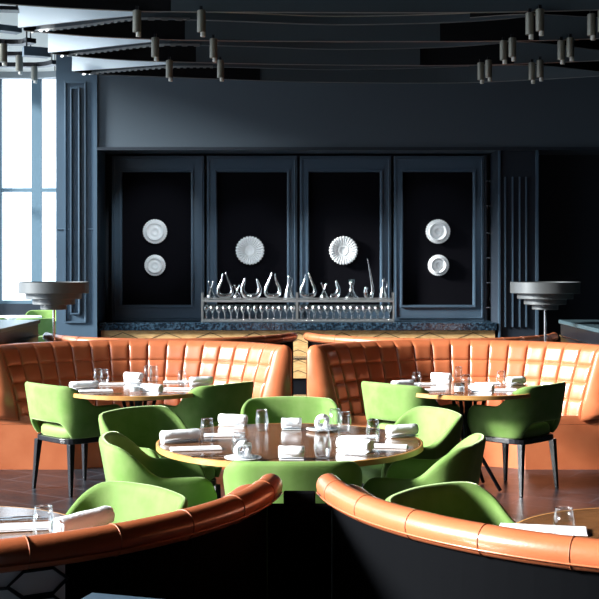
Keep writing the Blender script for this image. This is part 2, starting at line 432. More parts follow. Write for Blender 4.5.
for k in range(4):
    P0=Fk[k]; mid=W(300,P0[5][1],ZB)
    e=empty('ceiling_baffle',(0,0,0),0,ft[k],'ceiling baffle','curved ceiling baffles'); 
    lo=-999
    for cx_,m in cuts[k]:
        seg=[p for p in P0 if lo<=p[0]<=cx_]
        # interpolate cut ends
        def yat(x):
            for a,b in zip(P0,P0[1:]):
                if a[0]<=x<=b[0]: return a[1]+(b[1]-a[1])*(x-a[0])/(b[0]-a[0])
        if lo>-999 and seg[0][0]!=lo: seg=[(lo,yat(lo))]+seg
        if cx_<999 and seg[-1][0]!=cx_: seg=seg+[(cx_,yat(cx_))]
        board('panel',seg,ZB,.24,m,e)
        lo=cx_
    edgestrip(wpts(P0,ZB),e,'rack_metal',r=.004)
    # suspension rods up to the slab
    for px in (120,260,400,560):
        q=min(wpts(P0,ZB),key=lambda p:abs((p.x/p.y*F+CXP)-px))
        MB().tube([(q.x,q.y+.01,ZB+.24),(q.x,q.y+.01,CEIL)],.006,6).build('hanger','black_wood',e)
Wk=[[(18,27.5),(50,24),(90,19.5),(134,15.3)],[(48,52.5),(80,49.5),(115,45.5),(152,41.5)],[(72,71),(94,69.5),(130,67),(168,64)]]
Sk=[[(30,30.5),(80,25),(134,18),(190,18),(260,20.5),(340,23),(440,21),(500,17.5),(540,13)],
    [(60,55),(100,50.5),(152,44.5),(200,44),(260,45.5),(340,48),(440,46),(505,41.5)],
    [(82,73.5),(120,70),(167,66.5),(220,66),(280,67.5),(340,68.5),(420,67),(470,65)]]
for k in range(3):
    e=empty('ceiling_fin',(0,0,0),0,['pale window-lit ceiling fin nearest the camera','pale window-lit ceiling fin in the middle row','pale window-lit ceiling fin nearest the pillar'][k],'ceiling fin','pale ceiling fins')
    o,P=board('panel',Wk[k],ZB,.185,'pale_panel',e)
    for q in (P[2],P[-3]): MB().tube([(q.x,q.y+.01,ZB+.18),(q.x,q.y+.01,CEIL)],.006,6).build('hanger','black_wood',e)
    e=empty('ceiling_track',(0,0,0),0,['wavy ribbed dark ceiling track nearest the camera','wavy ribbed dark ceiling track in the middle row','wavy ribbed dark ceiling track nearest the bulkhead'][k],'ceiling track','ribbed ceiling tracks')
    P=[p+Vector((0,.05,0)) for p in wpts(Sk[k],ZB)]; n=len(P); vs=[];fs=[]
    for i,p in enumerate(P): vs+=[p,p+Vector((0,0,.07)),p+Vector((0,.05,.07)),p+Vector((0,.05,0))]
    for i in range(n-1):
        for q in range(4): fs.append((i*4+q,i*4+(q+1)%4,(i+1)*4+(q+1)%4,(i+1)*4+q))
    MB().add(vs,fs).build('channel','charcoal_panel',e)
    edgestrip([p+Vector((0,-.002,.07)) for p in P],e,'rack_metal')
    # ribbed strip: one continuous saw-toothed bar
    vs=[];fs=[];tog=0
    for i in range(n-1):
        a,b=P[i],P[i+1]
        if a.x>-.9: break
        L=(b-a).length; c=max(1,int(L/.03))
        for j in range(c):
            q=a+(b-a)*(j/c); tog^=1
            dz=-.014 if tog else -.002
            for e_ in (0,.45):
                q2=a+(b-a)*((j+e_*2)/c)
                vs+=[(q2.x,q2.y-.012,ZB+dz),(q2.x,q2.y-.012,ZB+.01),(q2.x,q2.y+.0,ZB+.01),(q2.x,q2.y+.0,ZB+dz)]
    for i in range(len(vs)//4-1):
        for q in range(4): fs.append((i*4+q,i*4+(q+1)%4,(i+1)*4+(q+1)%4,(i+1)*4+q))
    MB().add(vs,fs).build('ribbed_strip','edge_metal',e)
    for q in (P[4],P[n//2],P[-5]): MB().tube([(q.x,q.y+.03,ZB+.07),(q.x,q.y+.03,CEIL)],.006,6).build('hanger','black_wood',e)
# right-hand crossing fins
Rk=[[(470,17),(530,13.5),(599,17),(660,21)],[(500,41),(540,42.5),(599,49.5),(660,57)],[(480,65),(540,65),(599,71),(660,78)]]
for k in range(3):
    e=empty('ceiling_fin',(0,0,0),0,['dark crossing ceiling fin at the right, nearest the camera','dark crossing ceiling fin at the right, middle row','dark crossing ceiling fin at the right, nearest the bulkhead'][k],'ceiling fin','dark crossing ceiling fins')
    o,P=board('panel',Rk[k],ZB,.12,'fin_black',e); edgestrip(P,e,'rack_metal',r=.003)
    for q in (P[3],P[-4]): MB().tube([(q.x,q.y+.01,ZB+.1),(q.x,q.y+.01,CEIL)],.006,6).build('hanger','black_wood',e)
# far left baffles over the window area
for pts,z,m,lb,h in [([(-60,25),(-10,29),(22,32.5)],3.6,'slate','blue-grey baffle stub at the upper left',.05),
                 ([(-60,9),(-20,9),(18,10)],3.6,'black_wood','thin black baffle stub at the upper left edge',.03),
                 ([(24,55),(40,56),(51,57)],3.7,'slate','short blue-grey baffle stub before the far window',.09),
                 ([(-70,40),(-30,42),(15,44),(26,42)],4.0,'black_wood','dark curved baffle above the far window, first of three',.05),
                 ([(-70,53),(-20,55),(20,55.5),(30,53)],4.2,'black_wood','dark curved baffle above the far window, second of three',.05),
                 ([(-70,64),(-20,66),(35,66.5),(52,64)],4.4,'black_wood','dark curved baffle above the far window, third of three',.06),
                 ([(-70,76),(-20,77.5),(30,78),(56,77)],4.6,'rack_metal','grey curved baffle just above the far window',.1)]:
    e=empty('ceiling_baffle',(0,0,0),0,lb,'ceiling baffle','baffles over the window area')
    o,P=board('panel',pts,z,h,m,e,th=.12)
    for q in (P[1],P[-2]): MB().tube([(q.x,q.y+.06,z+h),(q.x,q.y+.06,CEIL)],.008,6).build('hanger','black_wood',e)
# spotlights
SP=empty('spotlight')
MB().lathe([(.0,0),(.031,0),(.033,.004),(.033,.165),(.02,.17),(0,.17)],20).build('lamp_housing','spot',SP,smooth=True,auto=.6)
MB().lathe([(0,-.035),(.018,-.035),(.02,-.03),(.02,0),(0,0)],16,c=(.012,0,0)).build('lamp_nozzle','spot_tip',SP,smooth=True,auto=.6)
MB().box(-.012,.012,-.012,.012,.17,.2).build('clamp','black_wood',SP)
rows=['front row','middle row','rear row']
for cname,pp in (('first',[(138,11),(156,38),(170,60.5)]),('second',[(202,11),(214,39),(221,60.5)])):
    for r,(px,py) in enumerate(pp):
        q=W(px,py,ZB); spawn(SP,(q.x,q.y-.06,ZB-.175),0,'slim ceiling spotlight, %s column from the window, %s'%(cname,rows[r]),'spotlight','ceiling spotlights')
for cname,pp in (('third',[(533,11),(506.5,39),(483.5,61)]),('last',[(594.5,12),(564,39),(534.5,61)])):
    for r,(px,py) in enumerate(pp):
        q=W(px,py,ZB)
        for j,(dx,dy,dz) in enumerate(((.033,-.1,0),(-.033,-.04,-.015))):
            spawn(SP,(q.x+dx,q.y+dy,ZB-.175+dz),0,'ceiling spotlight of a close pair, %s column from the window, %s, %s one'%(cname,rows[r],('right','left')[j]),'spotlight','ceiling spotlights')
for px,py,z,lb in ((4,44,4.0,'left'),(20,55.5,4.2,'middle'),(35,66.5,4.4,'right')):
    q=W(px,py,z); o=spawn(SP,(q.x,q.y-.04,z-.2),0,'thick dark spotlight over the far window, %s of three'%lb,'spotlight','spotlights over the window area'); o.scale=(1.35,1.35,1.15)

# ---------------------------------------------------------------- armchair
def make_chair():
    root=empty('armchair')
    # shell: plan U, opening to +y ; back at -y
    hw=.27; yb=-.25; yf=.22
    pts=[]
    plan=[(hw-.02,yf),(hw-.003,.12),(hw+.0,0),(hw,-.11),(hw-.015,-.19),(hw-.075,-.25),(.09,-.268),(0,-.272)]
    plan=plan+[(-x,y) for x,y in plan[-2::-1]]
    C=crom([(x,y,0) for x,y in plan],4); n=len(C)
    vs=[];NV=8
    L=[0]
    for a,b in zip(C,C[1:]): L.append(L[-1]+(b-a).length)
    for i,p in enumerate(C):
        u=L[i]/L[-1]; s=abs(2*u-1)      # 0 back, 1 arm end
        q=max(0,min(1,(.62-s)/.3)); top=.635+.155*(q*q*(3-2*q))+.008*max(0,math.cos(min(1,s)*PI/.8))
        if s>.86: 
            q=(s-.86)/.14; top-=.13*(1-math.sqrt(max(0,1-q*q)))
        bot=.405
        if s<.33: bot=.405+.115*min(1,((.33-s)/.07))**.6
        t=(C[min(i+1,n-1)]-C[max(i-1,0)]).normalized(); nn=Vector((t.y,-t.x,0))
        if nn.dot(Vector((p.x,p.y,0)))<0: nn=-nn
        for k in range(NV):
            v=k/(NV-1); z=bot+(top-bot)*v
            fl=.05*max(0,(z-.42)/.38)**1.2*(1.25-.6*s) - .035*math.exp(-((z-.40)/.06)**2)
            vs.append((p.x+nn.x*fl,p.y+nn.y*fl,z))
    fs=[(i*NV+k,(i+1)*NV+k,(i+1)*NV+k+1,i*NV+k+1) for i in range(n-1) for k in range(NV-1)]
    o=MB().add(vs,fs).build('backrest','velvet',root,smooth=True)
    so=o.modifiers.new('S','SOLIDIFY'); so.thickness=.038; so.offset=0; so.use_even_offset=True
    ss=o.modifiers.new('Sub','SUBSURF'); ss.levels=1; ss.render_levels=1
    # seat cushion
    m=MB(); vs=[];K=28
    def outline(a,sx,sy):
        c,s_=math.cos(a),math.sin(a); e_=.45
        return (math.copysign(abs(c)**e_,c)*sx,math.copysign(abs(s_)**e_,s_)*sy)
    lay=[(.40,.93),(.415,1),(.455,1.0),(.48,.96),(.495,.8),(.503,.4)]
    for z,q in lay:
        for k in range(K):
            x,y=outline(2*PI*k/K,.225*q,.235*q); vs.append((x,y+.012,z))
    fs=[(l*K+k,l*K+(k+1)%K,(l+1)*K+(k+1)%K,(l+1)*K+k) for l in range(len(lay)-1) for k in range(K)]
    fs+=[tuple(range(K))[::-1],tuple((len(lay)-1)*K+k for k in range(K))]
    m.add(vs,fs).build('seat','velvet_seat',root,smooth=True)
    # frame
    m=MB();vs=[]
    for z,q in((.365,.97),(.37,1),(.403,1)):
        for k in range(K):
            x,y=outline(2*PI*k/K,.245*q,.245*q); vs.append((x,y,z))
    fs=[(l*K+k,l*K+(k+1)%K,(l+1)*K+(k+1)%K,(l+1)*K+k) for l in range(2) for k in range(K)]
    fs+=[tuple(range(K))[::-1],tuple(2*K+k for k in range(K))]
    m.add(vs,fs).build('seat_frame','black_wood',root,bevel=.003)
    for sx in(-1,1):
        for sy in(-1,1):
            MB().taper((sx*.235,sy*.225,0),(sx*.205,sy*.205,.368),.011,.022).build('leg','black_wood',root,bevel=.003)
    return root
chair=make_chair()
def face(dx,dy): return math.atan2(dy,dx)-PI/2
G2='green velvet armchairs'
def put(x,y,dx,dy,lb,g=G2): return spawn(chair,(x,y,0),face(dx,dy),lb,'chair',g)
put(-1.63,8.83,.70,.71,'green velvet armchair at the back window-side table, back cut-out and three black legs showing')
put(-.72,8.85,-.72,.69,'green velvet armchair at the back window-side table, turned with its dark rear to the right')
put(.84,8.86,.70,.71,'green velvet armchair at the back right table, its pale back towards the window')
put(1.57,8.82,-.72,.69,'green velvet armchair at the back right table, legs and seat gap showing')
put(-.06,7.45,0,-1,'green velvet armchair on the far side of the middle table, facing the camera')
put(-.03,5.60,.0,1,'green velvet armchair at the near side of the middle table, only its back showing')
put(-.66,6.05,1,.18,'green velvet armchair at the middle table, side-on behind the front left chair')
put(-.78,6.98,.80,-.6,'green velvet armchair at the middle table with dark inner back towards us')
put(.58,6.02,-.96,.30,'green velvet armchair at the middle table, dark back edge to the right')
put(.57,6.98,-.93,-.36,'green velvet armchair at the far right of the middle table, small rounded inner back')
put(-.80,4.46,-.72,-.69,'bright green velvet armchair rising behind the front left leather rail')
put(.70,4.45,.72,-.69,'dark green velvet armchair rising behind the front right leather rail')
for i,(x,y,dx,dy,lb) in enumerate([(-4.75,18.9,.3,1,'sunlit lime armchair in the window area, nearest the dark cabinet end'),(-4.1,18.6,-.2,1,'sunlit lime armchair in the window area, just left of the lamp stem'),
    (-5.3,20.2,1,0,'sunlit lime armchair in the window area, far left'),(-4.5,20.9,0,-1,'sunlit lime armchair in the window area, against the far window')]):
    put(x,y,dx,dy,lb,'lime armchairs in the window area')

# ---------------------------------------------------------------- tables
def make_table(x,y,r,label,rot=.3):
    e=empty('round_table',(x,y,0),rot,label,'table','round dining tables')
    MB().lathe([(0,.705),(r-.05,.705),(r-.012,.712),(r-.006,.74),(0,.74)],96).build('tabletop','table_wood',e,smooth=True,auto=.5)
    MB().lathe([(r-.006,.71),(r,.712),(r,.738),(r-.006,.7405),(r-.012,.7405),(r-.012,.71),(r-.006,.71)],96).build('edge_band','wood_edge',e,smooth=True,auto=.5)
    MB().lathe([(0,.66),(.16,.66),(.16,.704),(0,.704)],24).build('top_plate','black_wood',e)
    MB().lathe([(0,.3),(.03,.3),(.03,.66),(0,.66)],16).build('column','black_wood',e,smooth=True,auto=.5)
    for k in range(4):
        a=PI/2*k+PI/4
        c,s=math.cos(a),math.sin(a)
        MB().tube([(.26*r/.54*c,.26*r/.54*s,.012),(.04*c,.04*s,.34),(.13*c,.13*s,.67)],[.014,.016,.014],8).build('leg','black_wood',e,smooth=True)
    return e
TZ=.741
tM=(-.05,6.23,.69); tL=(-1.18,8.81,.545); tR=(1.24,8.81,.50)
make_table(tM[0],tM[1],tM[2],'large round wooden table in the middle, set for six',.1)
make_table(tL[0],tL[1],tL[2],'round wooden table before the back leather booth, window side',.5)
make_table(1.24,8.81,.53,'round wooden table before the back leather booth on the right',.2)
make_table(-1.25,4.05,.55,'round table inside the front left booth, tumbler and rolled towel on it')
make_table(1.25,4.02,.55,'round table inside the front right booth, mostly outside the frame')
e=empty('round_table',(-4.75,19.75,0),0,'white-topped round table among the lime chairs by the far window','table','round dining tables')
MB().lathe([(0,.72),(.5,.72),(.5,.75),(0,.75)],40).build('tabletop','linen',e); MB().lathe([(0,0),(.22,0),(.2,.02),(.035,.04),(.035,.72),(0,.72)],24).build('pedestal','black_wood',e,smooth=True,auto=.5)

# tableware ------------------------------------------------------
def roll_proto():
    r=.031; L=.2; m=MB()
    vs=[];K=20; xs=[-L/2,-L/2+.006,-L/4,0,L/4,L/2-.006,L/2]
    for j,x in enumerate(xs):
        q=.88 if j in(0,6) else 1+.03*((j%2)*2-1)
        for k in range(K):
            a=2*PI*k/K; vs.append((x,r*q*math.cos(a)*1.08,r*.94+r*.94*q*math.sin(a)))
    fs=[(j*K+k,j*K+(k+1)%K,(j+1)*K+(k+1)%K,(j+1)*K+k) for j in range(6) for k in range(K)]
    fs+=[tuple(range(K)),tuple(6*K+k for k in range(K))]
    m.add(vs,fs)
    o=m.build('rolled_towel','towel',smooth=True,auto=.9)
    for s in(-1,1):
        sp=[(s*(L/2+.001),rr*math.cos(a),r*.94+rr*math.sin(a)) for rr,a in[(.005+.0225*i/30,i*.5) for i in range(31)]]
        MB().tube(sp,.0022,5).build('rolled_end','towel',o,smooth=True)
    # loose outer flap edge
    MB().tube([(-L/2+.004,-r*.9,r*.45),(L/2-.004,-r*.9,r*.45)],.003,6).build('fold_edge','towel',o,smooth=True)
    return o
roll=roll_proto()
def tray_proto():
    o=MB().box(-.095,.095,-.03,.03,0,.005).box(-.097,.097,-.032,-.028,0,.008).box(-.097,.097,.028,.032,0,.008).build('towel_tray','porcelain',bevel=.001)
    return o
tray=tray_proto()
rolls=[ # px,py, yaw deg, scale, where
 (180,442,8,1.0,'left edge of the middle table'),(233,425.5,-2,.8,'far left part of the middle table'),
 (355,451,-22,.95,'right part of the middle table, brightly lit'),(402,436.5,6,.85,'right edge of the middle table'),
 (291.5,459.5,0,.6,'near side of the middle table, end on'),(291.5,429.5,0,.55,'far side of the middle table, end on'),
 (84,390,8,1.0,'left edge of the back window-side table'),(133.5,380.5,-8,.75,'far side of the back window-side table'),
 (152,393,-12,.8,'near side of the back window-side table'),(201,385,6,.85,'right edge of the back window-side table'),
 (402.5,389,12,.85,'left edge of the back right table'),(441,381,-4,.75,'far side of the back right table'),
 (482,393,-10,.82,'near side of the back right table'),(516,385,12,.75,'right edge of the back right table'),
 (83,532,38,1.25,'front left table, just behind the leather rail')]
for px,py,yaw,s,wh in rolls:
    p=W(px,py,TZ)
    a=math.radians(yaw*1.0+(18 if yaw>0 else (-16 if yaw<0 else 0)))
    t=spawn(tray,(p.x,p.y,TZ+.001),a,'shallow white tray under the towel at the '+wh,'tray','towel trays'); t.scale=(s,1,.6)
    o=spawn(roll,(p.x,p.y,TZ+.001+.005),a,'rolled white towel at the '+wh,'towel','rolled white towels'); o.scale=(s,1.0 if s<1.1 else 1.1,1.0 if s<1.1 else 1.1)
def tumbler():
    o=MB().lathe([(0,0),(.026,0),(.029,.004),(.037,.04),(.036,.07),(.029,.115),(.0275,.115),(.034,.07),(.035,.04),(.027,.012),(0,.012)],28).build('tumbler','glass',smooth=True)
    MB().lathe([(0,.0008),(.025,.0008),(.026,.009),(0,.011)],24).build('thick_base','pane',o,smooth=True)
    MB().lathe([(.0275,.1145),(.0292,.1145),(.0292,.1162),(.0275,.1162),(.0275,.1145)],28).build('rim','crystal',o,smooth=True)
    return o
tum=tumbler()
for px,py,s,wh in [(207,441,1,'left part of the middle table'),(262,431,1,'far left of centre on the middle table'),(239,457,1,'near left of centre on the middle table'),
  (322.5,458,1.12,'near right of centre on the middle table'),(335,430,1,'far right of centre on the middle table, left one'),(345,432,.95,'far right of centre on the middle table, right one'),(373,442.5,1,'right part of the middle table'),
  (98,383,.95,'left part of the back window-side table, left of two'),(104.5,384,.95,'left part of the back window-side table, right of two'),
  (148,380.5,1,'far side of the back window-side table, left of two'),(154,381.5,1,'far side of the back window-side table, right of two'),(182,385.5,.95,'right part of the back window-side table'),
  (416.5,388,1,'left part of the back right table'),(458.5,381,.95,'far side of the back right table'),(466,391,1,'middle of the back right table'),(501,386.5,1,'right part of the back right table'),
  (43.5,541,1,'front left table behind the leather rail'),(564,543,1,'front right table behind the leather rail')]:
    p=W(px,py,TZ); o=spawn(tum,(p.x,p.y,TZ),0,'clear tumbler on the '+wh,'glass','water tumblers'); o.scale=(s,s,s)
# candle votives
vot=MB().lathe([(0,0),(.034,0),(.04,.01),(.042,.075),(.039,.075),(.037,.012),(0,.012)],24).build('votive_holder','glass',smooth=True)
MB().lathe([(0,.013),(.034,.013),(.036,.045),(0,.045)],20).build('wax','wax',vot,smooth=True,auto=.5)
for px,py,wh in((135,393,'centre of the back window-side table'),(459,393,'centre of the back right table')):
    p=W(px,py,TZ); spawn(vot,(p.x,p.y,TZ),0,'glass candle votive at the '+wh,'candle','candle votives')
# folded menus / napkins
men=MB().box(-.12,.12,-.045,.045,0,.004).box(-.118,.118,-.043,.045,.005,.009).build('folded_napkin','linen',bevel=.002)
for px,py,yaw,s,wh in [(196,449.5,12,1.05,'before the leftmost towel on the middle table'),(222,436,4,.8,'behind the left tumbler on the middle table'),(386,447,-10,.9,'at the right of the middle table'),
   (360,438,5,.8,'between tumblers at the far right of the middle table'),(96,391.5,14,1,'at the near left of the back window-side table'),(112,384.5,4,.8,'at the far left of the back window-side table'),(178,389.5,-10,.9,'at the near right of the back window-side table'),(176,382.5,4,.8,'at the far right of the back window-side table'),
   (430,390.5,8,.9,'at the near left of the back right table'),(424,384.5,4,.75,'at the far left of the back right table'),(502,390.5,-8,.9,'at the near right of the back right table'),(488,384,2,.8,'at the far right of the back right table'),
   (34,528,14,1.1,'behind the tumbler on the front left table'),(543,531,-12,1.25,'beside the tumbler on the front right table')]:
    p=W(px,py,TZ); o=spawn(men,(p.x,p.y,TZ+.001),math.radians(yaw),'flat folded white napkin '+wh,'napkin','flat folded napkins'); o.scale=(s,s,1)
# knives
kn=MB().box(-.1,.0,-.009,.009,0,.003).box(0,.1,-.006,.006,0,.005).build('knife','steel',bevel=.001)
MB().box(-.1,-.098,-.002,.002,.0,.003).build('blade_tip','steel',kn)
for px,py,yaw,wh in[(212,456.5,10,'near left of the middle table'),(365,455.5,-14,'near right of the middle table'),(108,394,10,'near left of the back window-side table'),(172,394,-14,'near right of the back window-side table'),(443,395,4,'near side of the back right table'),(12,518,14,'front left table, far side'),(20,520,10,'front left table, beside the other knife')]:
    p=W(px,py,TZ); spawn(kn,(p.x,p.y,TZ+.001),math.radians(yaw),'steel knife on the '+wh,'knife','steel knives')
# napkin knots on saucers
sau=MB().lathe([(0,0),(.05,0),(.085,.01),(.088,.013),(.05,.005),(0,.004)],36).build('saucer','porcelain',smooth=True)
kt=MB()
K=[(0.028*math.cos(a)*(1+.35*math.sin(2*a)),.012*math.sin(3*a),.045+.03*math.sin(a)) for a in[2*PI*i/40 for i in range(40)]]
kt.tube(K+[K[0]],.014,10); kt.tube([(-.03,0,.013),(.0,.015,.02),(.035,-.01,.013)],[.012,.015,.012],10)
knot=kt.build('knotted_napkin','towel',smooth=True)
for px,py,wh in((243,461,'near left of the middle table'),(322,432,'far side of the middle table'),):
    p=W(px,py-1,TZ); spawn(sau,(p.x,p.y,TZ+.001),0,'small white saucer under the knotted napkin, '+wh,'saucer','saucers')
    o=spawn(knot,(p.x,p.y,TZ+.006),.3,'knotted white napkin on a saucer, '+wh,'napkin','knotted napkins')

# ---------------------------------------------------------------- booths
def sweep(profile,cy,cut,sgn,cols,disp=None):
    """profile: (r,z) list; sector cut at depth 'cut' from centre; sgn=+1 back at +y"""
    mb=MB(); vs=[];n=len(profile)
    for t in cols:
        for j,(r,z) in enumerate(profile):
            tm=math.acos(max(-1,min(1,cut/r)))
            th=tm*t; rr=r
            if disp: rr=r-disp(t,j)
            vs.append((rr*math.sin(th),sgn*rr*math.cos(th),z))
    c=len(cols)
    fs=[(i*n+j,(i+1)*n+j,(i+1)*n+j+1,i*n+j+1) for i in range(c-1) for j in range(n-1)]
    # caps
    fs.append(tuple(range(n))); fs.append(tuple((c-1)*n+j for j in range(n))[::-1])
    mb.add(vs,fs); return mb
def booth(x,cy,R,cut,sgn,label,group,front_roll=False,NP=16):
    e=empty('curved_booth',(x,cy,0),0,label,'booth',group)
    lin=[-1+2*i/48 for i in range(49)]
    rin=R-.56
    # base
    sweep([(rin+.0,.0),(rin,.36),(R-(.043 if front_roll else .012),.36),(R-(.043 if front_roll else .012),0)],0,cut,sgn,lin).build('base','leather' if sgn>0 else 'black_panel',e)
    # seat cushion
    sweep([(rin,.362),(rin-.02,.375),(rin-.02,.405),(rin+.0,.425),(R-.26,.432),(R-.2,.42),(R-.06,.42),(R-.06,.362)],0,cut-.0,sgn,lin).build('seat','leather',e,smooth=True,auto=.7)
    # quilted back
    cols=[];idx=[]
    for k in range(NP):
        for q in (0,.045,.14,.3,.5,.7,.86,.955):
            cols.append(-1+2*(k+q)/NP); idx.append(q)
    cols.append(1);idx.append(1.0)
    cm={c:i for c,i in zip(cols,idx)}
    prof=[];pq=[]
    def lerp(a,b,t): return a+(b-a)*t
    zs=[.425,.55,.68,.82]
    top=.93
    ze=[.40,.55,.69,.83,.965]
    def rz(z): return R-.235+ .115*((z-.4)/.56)**1.3
    for k in range(4):
        for q in (0,.06,.2,.5,.8,.94):
            z=lerp(ze[k],ze[k+1],q); prof.append((rz(z),z)); pq.append(min(q,1-q))
    a0=rz(.965)
    prof+= [(a0+.004,.965),(a0+.03,.99),(a0+.06,.998),(a0+.09,.985),(R-.005,.95),(R-.01,.9)] if not front_roll else [(a0+.004,.962),(a0+.02,.965),(a0+.035,.965),(a0+.05,.962),(R-.055,.95),(R-.058,.9)]; pq+=[0,.3,.3,.3,.1,0]
    nprof=len(prof)
    def disp(t,j):
        u=cm[t]; q=min(u,1-u)
        g=1-math.exp(-(q/.035)**1.2)
        h=(1-math.exp(-(pq[j]/.06)**1.2)) if j<24 else 1
        fade=1 if j<24 else max(0,.4-(j-24)*.12)
        return .017*g*fade*(.3+.7*h)*(1 if j<26 else .6)
    o=sweep(prof,0,cut,sgn,cols,disp).build('quilted_back','leather',e,smooth=True,auto=1.1)
    # outer shell
    oc='black_panel'
    RS=R-.03 if front_roll else R
    sweep([(RS-.0,0),(RS-.0,.93),(RS-.004,.94),(RS-.011,.94),(RS-.011,0)],0,cut,sgn,lin).build('outer_shell',oc,e)
    # padded end caps
    for s in(-1,1):
        m=MB(); ring=[]
        pr=[(rz(.40),.40),(rz(.55),.55),(rz(.69),.69),(rz(.83),.83),(rz(.94)-.004,.94),(a0+.02,.98),(a0+.055,.998),(a0+.09,.985),(R-.005,.95),(R-.005,.7),(R-.005,.43)]
        P=[]
        if front_roll: pr=[(min(r,R-.045),min(z,.93)-i_*.0004) for i_,(r,z) in enumerate(pr)]
        for r,z in pr:
            th=math.acos(cut/r)*s; P.append(Vector((r*math.sin(th),sgn*r*math.cos(th),z)))
        c=sum(P,Vector())/len(P)
        L1=[p+Vector((0,sgn*-.0,0)) for p in P]
        L2=[c+(p-c)*1.02+Vector((0,-sgn*.02,0)) for p in P]
        L3=[c+(p-c)*.9+Vector((0,-sgn*.045,0)) for p in P]
        L0=[p+Vector((0,sgn*.03,0)) for p in P]
        k=len(P); vs=L0+L1+L2+L3
        fs=[(l*k+i,l*k+(i+1)%k,(l+1)*k+(i+1)%k,(l+1)*k+i) for l in range(3) for i in range(k)]+[tuple(3*k+i for i in range(k)),tuple(range(k))]
        m.add(vs,fs).build('end_cap','black_panel' if front_roll else 'leather',e,smooth=True)
    if front_roll:
        rr=.041; RR=R-.03; zc=.958
        T=[i/60 for i in range(-60,61)]
        tm=math.acos(cut/RR)*.995
        pts=[(RR*math.sin(tm*t),sgn*RR*math.cos(tm*t),zc) for t in T]
        rad=[rr]*len(pts)
        # rounded ends
        ends=[(RR*math.sin(tm*1.0+.05*q),sgn*RR*math.cos(tm*1.0+.05*q),zc) for q in(.45,.85,1.15)]
        pts=[(-p[0],p[1],p[2]) for p in ends[::-1]]+pts+ends
        rad=[rr*.45,rr*.75,rr*.93]+rad+[rr*.93,rr*.75,rr*.45]
        # seams pinch
        m=MB().tube(pts,rad,20); m.build('top_roll','leather',e,smooth=True)
        nseam=14
        for k in range(nseam):
            t=-1+2*(k+.5)/nseam; th=tm*t
            c=Vector((RR*math.sin(th),sgn*RR*math.cos(th),zc)); rd=Vector((math.sin(th),sgn*math.cos(th),0))
            ring=[c+rd*((rr+.0002)*math.cos(a))+Vector((0,0,(rr+.0002)*math.sin(a))) for a in[2*PI*i/24 for i in range(25)]]
            MB().tube(ring,.0022,5,caps=False).build('seam','leather_seam',e,smooth=True)
        # piping along the outside
        pp=[((RR+rr*.97)*math.sin(tm*t),sgn*(RR+rr*.97)*math.cos(tm*t),zc-.018) for t in T]
        MB().tube(pp,.003,5).build('piping','leather',e,smooth=True)
    return e
booth(-1.29,8.96,1.40,.66,1,'curved tan leather booth behind the back table nearer the window','curved leather booths')
booth(1.29,8.96,1.40,.66,1,'curved tan leather booth behind the back table on the right','curved leather booths')
booth(-1.25,3.97,1.195,.14,-1,'front left curved booth seen from behind, brown leather top rail','curved leather booths',True)
booth(1.25,3.97,1.195,.14,-1,'front right curved booth seen from behind, bright tan leather top rail','curved leather booths',True)
booth(-1.22,11.62,1.23,.3,-1,'farthest curved booth on the window side, thin top rail before the counter','curved leather booths',True)
booth(1.24,11.62,1.23,.3,-1,'farthest curved booth on the right, thin top rail before the counter','curved leather booths',True)
# divider between front booths
MB().box(-.1,.1,3.745,3.775,0,.915).box(-.05,.05,3.745,3.775,.915,.955).build('low_divider','black_panel',bevel=.004)
tag(bpy.data.objects['low_divider'],'low black divider filling the gap between the two front booths','divider')

# lattice cladding on the window-side front booth
RRb=1.165
def arcp(th,r,z): return (r*math.sin(th),-r*math.cos(th),z)
b0=[o for o in bpy.data.objects if o.name.startswith('curved_booth') and 'front left' in o.get('label','')][0]
m=MB(); vs=[]
T=[-1.2+(1.2+.600)*i/40 for i in range(41)]
for th in T: vs+=[arcp(th,RRb+.001,.08),arcp(th,RRb+.012,.08),arcp(th,RRb+.012,.925),arcp(th,RRb+.001,.925)]
fs=[(i*4+k,i*4+(k+1)%4,(i+1)*4+(k+1)%4,(i+1)*4+k) for i in range(40) for k in range(4)]+[(0,1,2,3),(163,162,161,160)]
o=m.add(vs,fs).build('lattice_panel','lattice_pale',b0,smooth=True,auto=.6); o['label']='pale panel with dark hexagonal metal lattice'
m=MB()
for i in range(0,14):
    for j in range(0,12):
        hx=.05
        ct=.54-i*hx*1.5/RRb*1.5; cz=.885-j*hx*1.4-(i%2)*hx*.7
        P=[arcp(ct+hx*1.5*math.cos(a)/RRb,RRb+.016,cz+hx*.72*math.sin(a)) for a in[PI/3*k for k in range(7)]]
        if cz<.12: continue
        m.tube(P,.0045,5,caps=False)
m.build('hexagonal_lattice','black_wood',o)
e=empty('service_ledge',(-.36,2.5,0),-.3,'low grey-blue ledge at the bottom edge beside the lattice panel','ledge')
MB().box(-.09,.10,-.16,.02,.952,.975).build('ledge_top','slate',e,bevel=.002); MB().box(-.08,.09,-.15,.01,0,.952).build('ledge_body','slate_dark',e)

# ---------------------------------------------------------------- cabinets at the sides
for s,lb in((-1,'dark service cabinet at the left edge before the window area'),(1,'dark service cabinet at the right edge')):
    e=empty('service_cabinet',(s*3.04,10.2,0),0,lb,'cabinet','service cabinets')
    MB().box(-.57,.57,-.34,1.15,.06,1.08).build('cabinet_body','black_wood',e,bevel=.004)
    MB().box(-.585,.585,-.36,1.17,1.08,1.115).build('worktop','box_top',e,bevel=.004)
    MB().box(-s*.575-.006,-s*.575+.006,-.34,1.15,.96,.975).build('rail','steel' if s>0 else 'box_top',e)
    MB().box(-.5,.5,-.3,1.05,0,.06).build('plinth','black_panel',e)
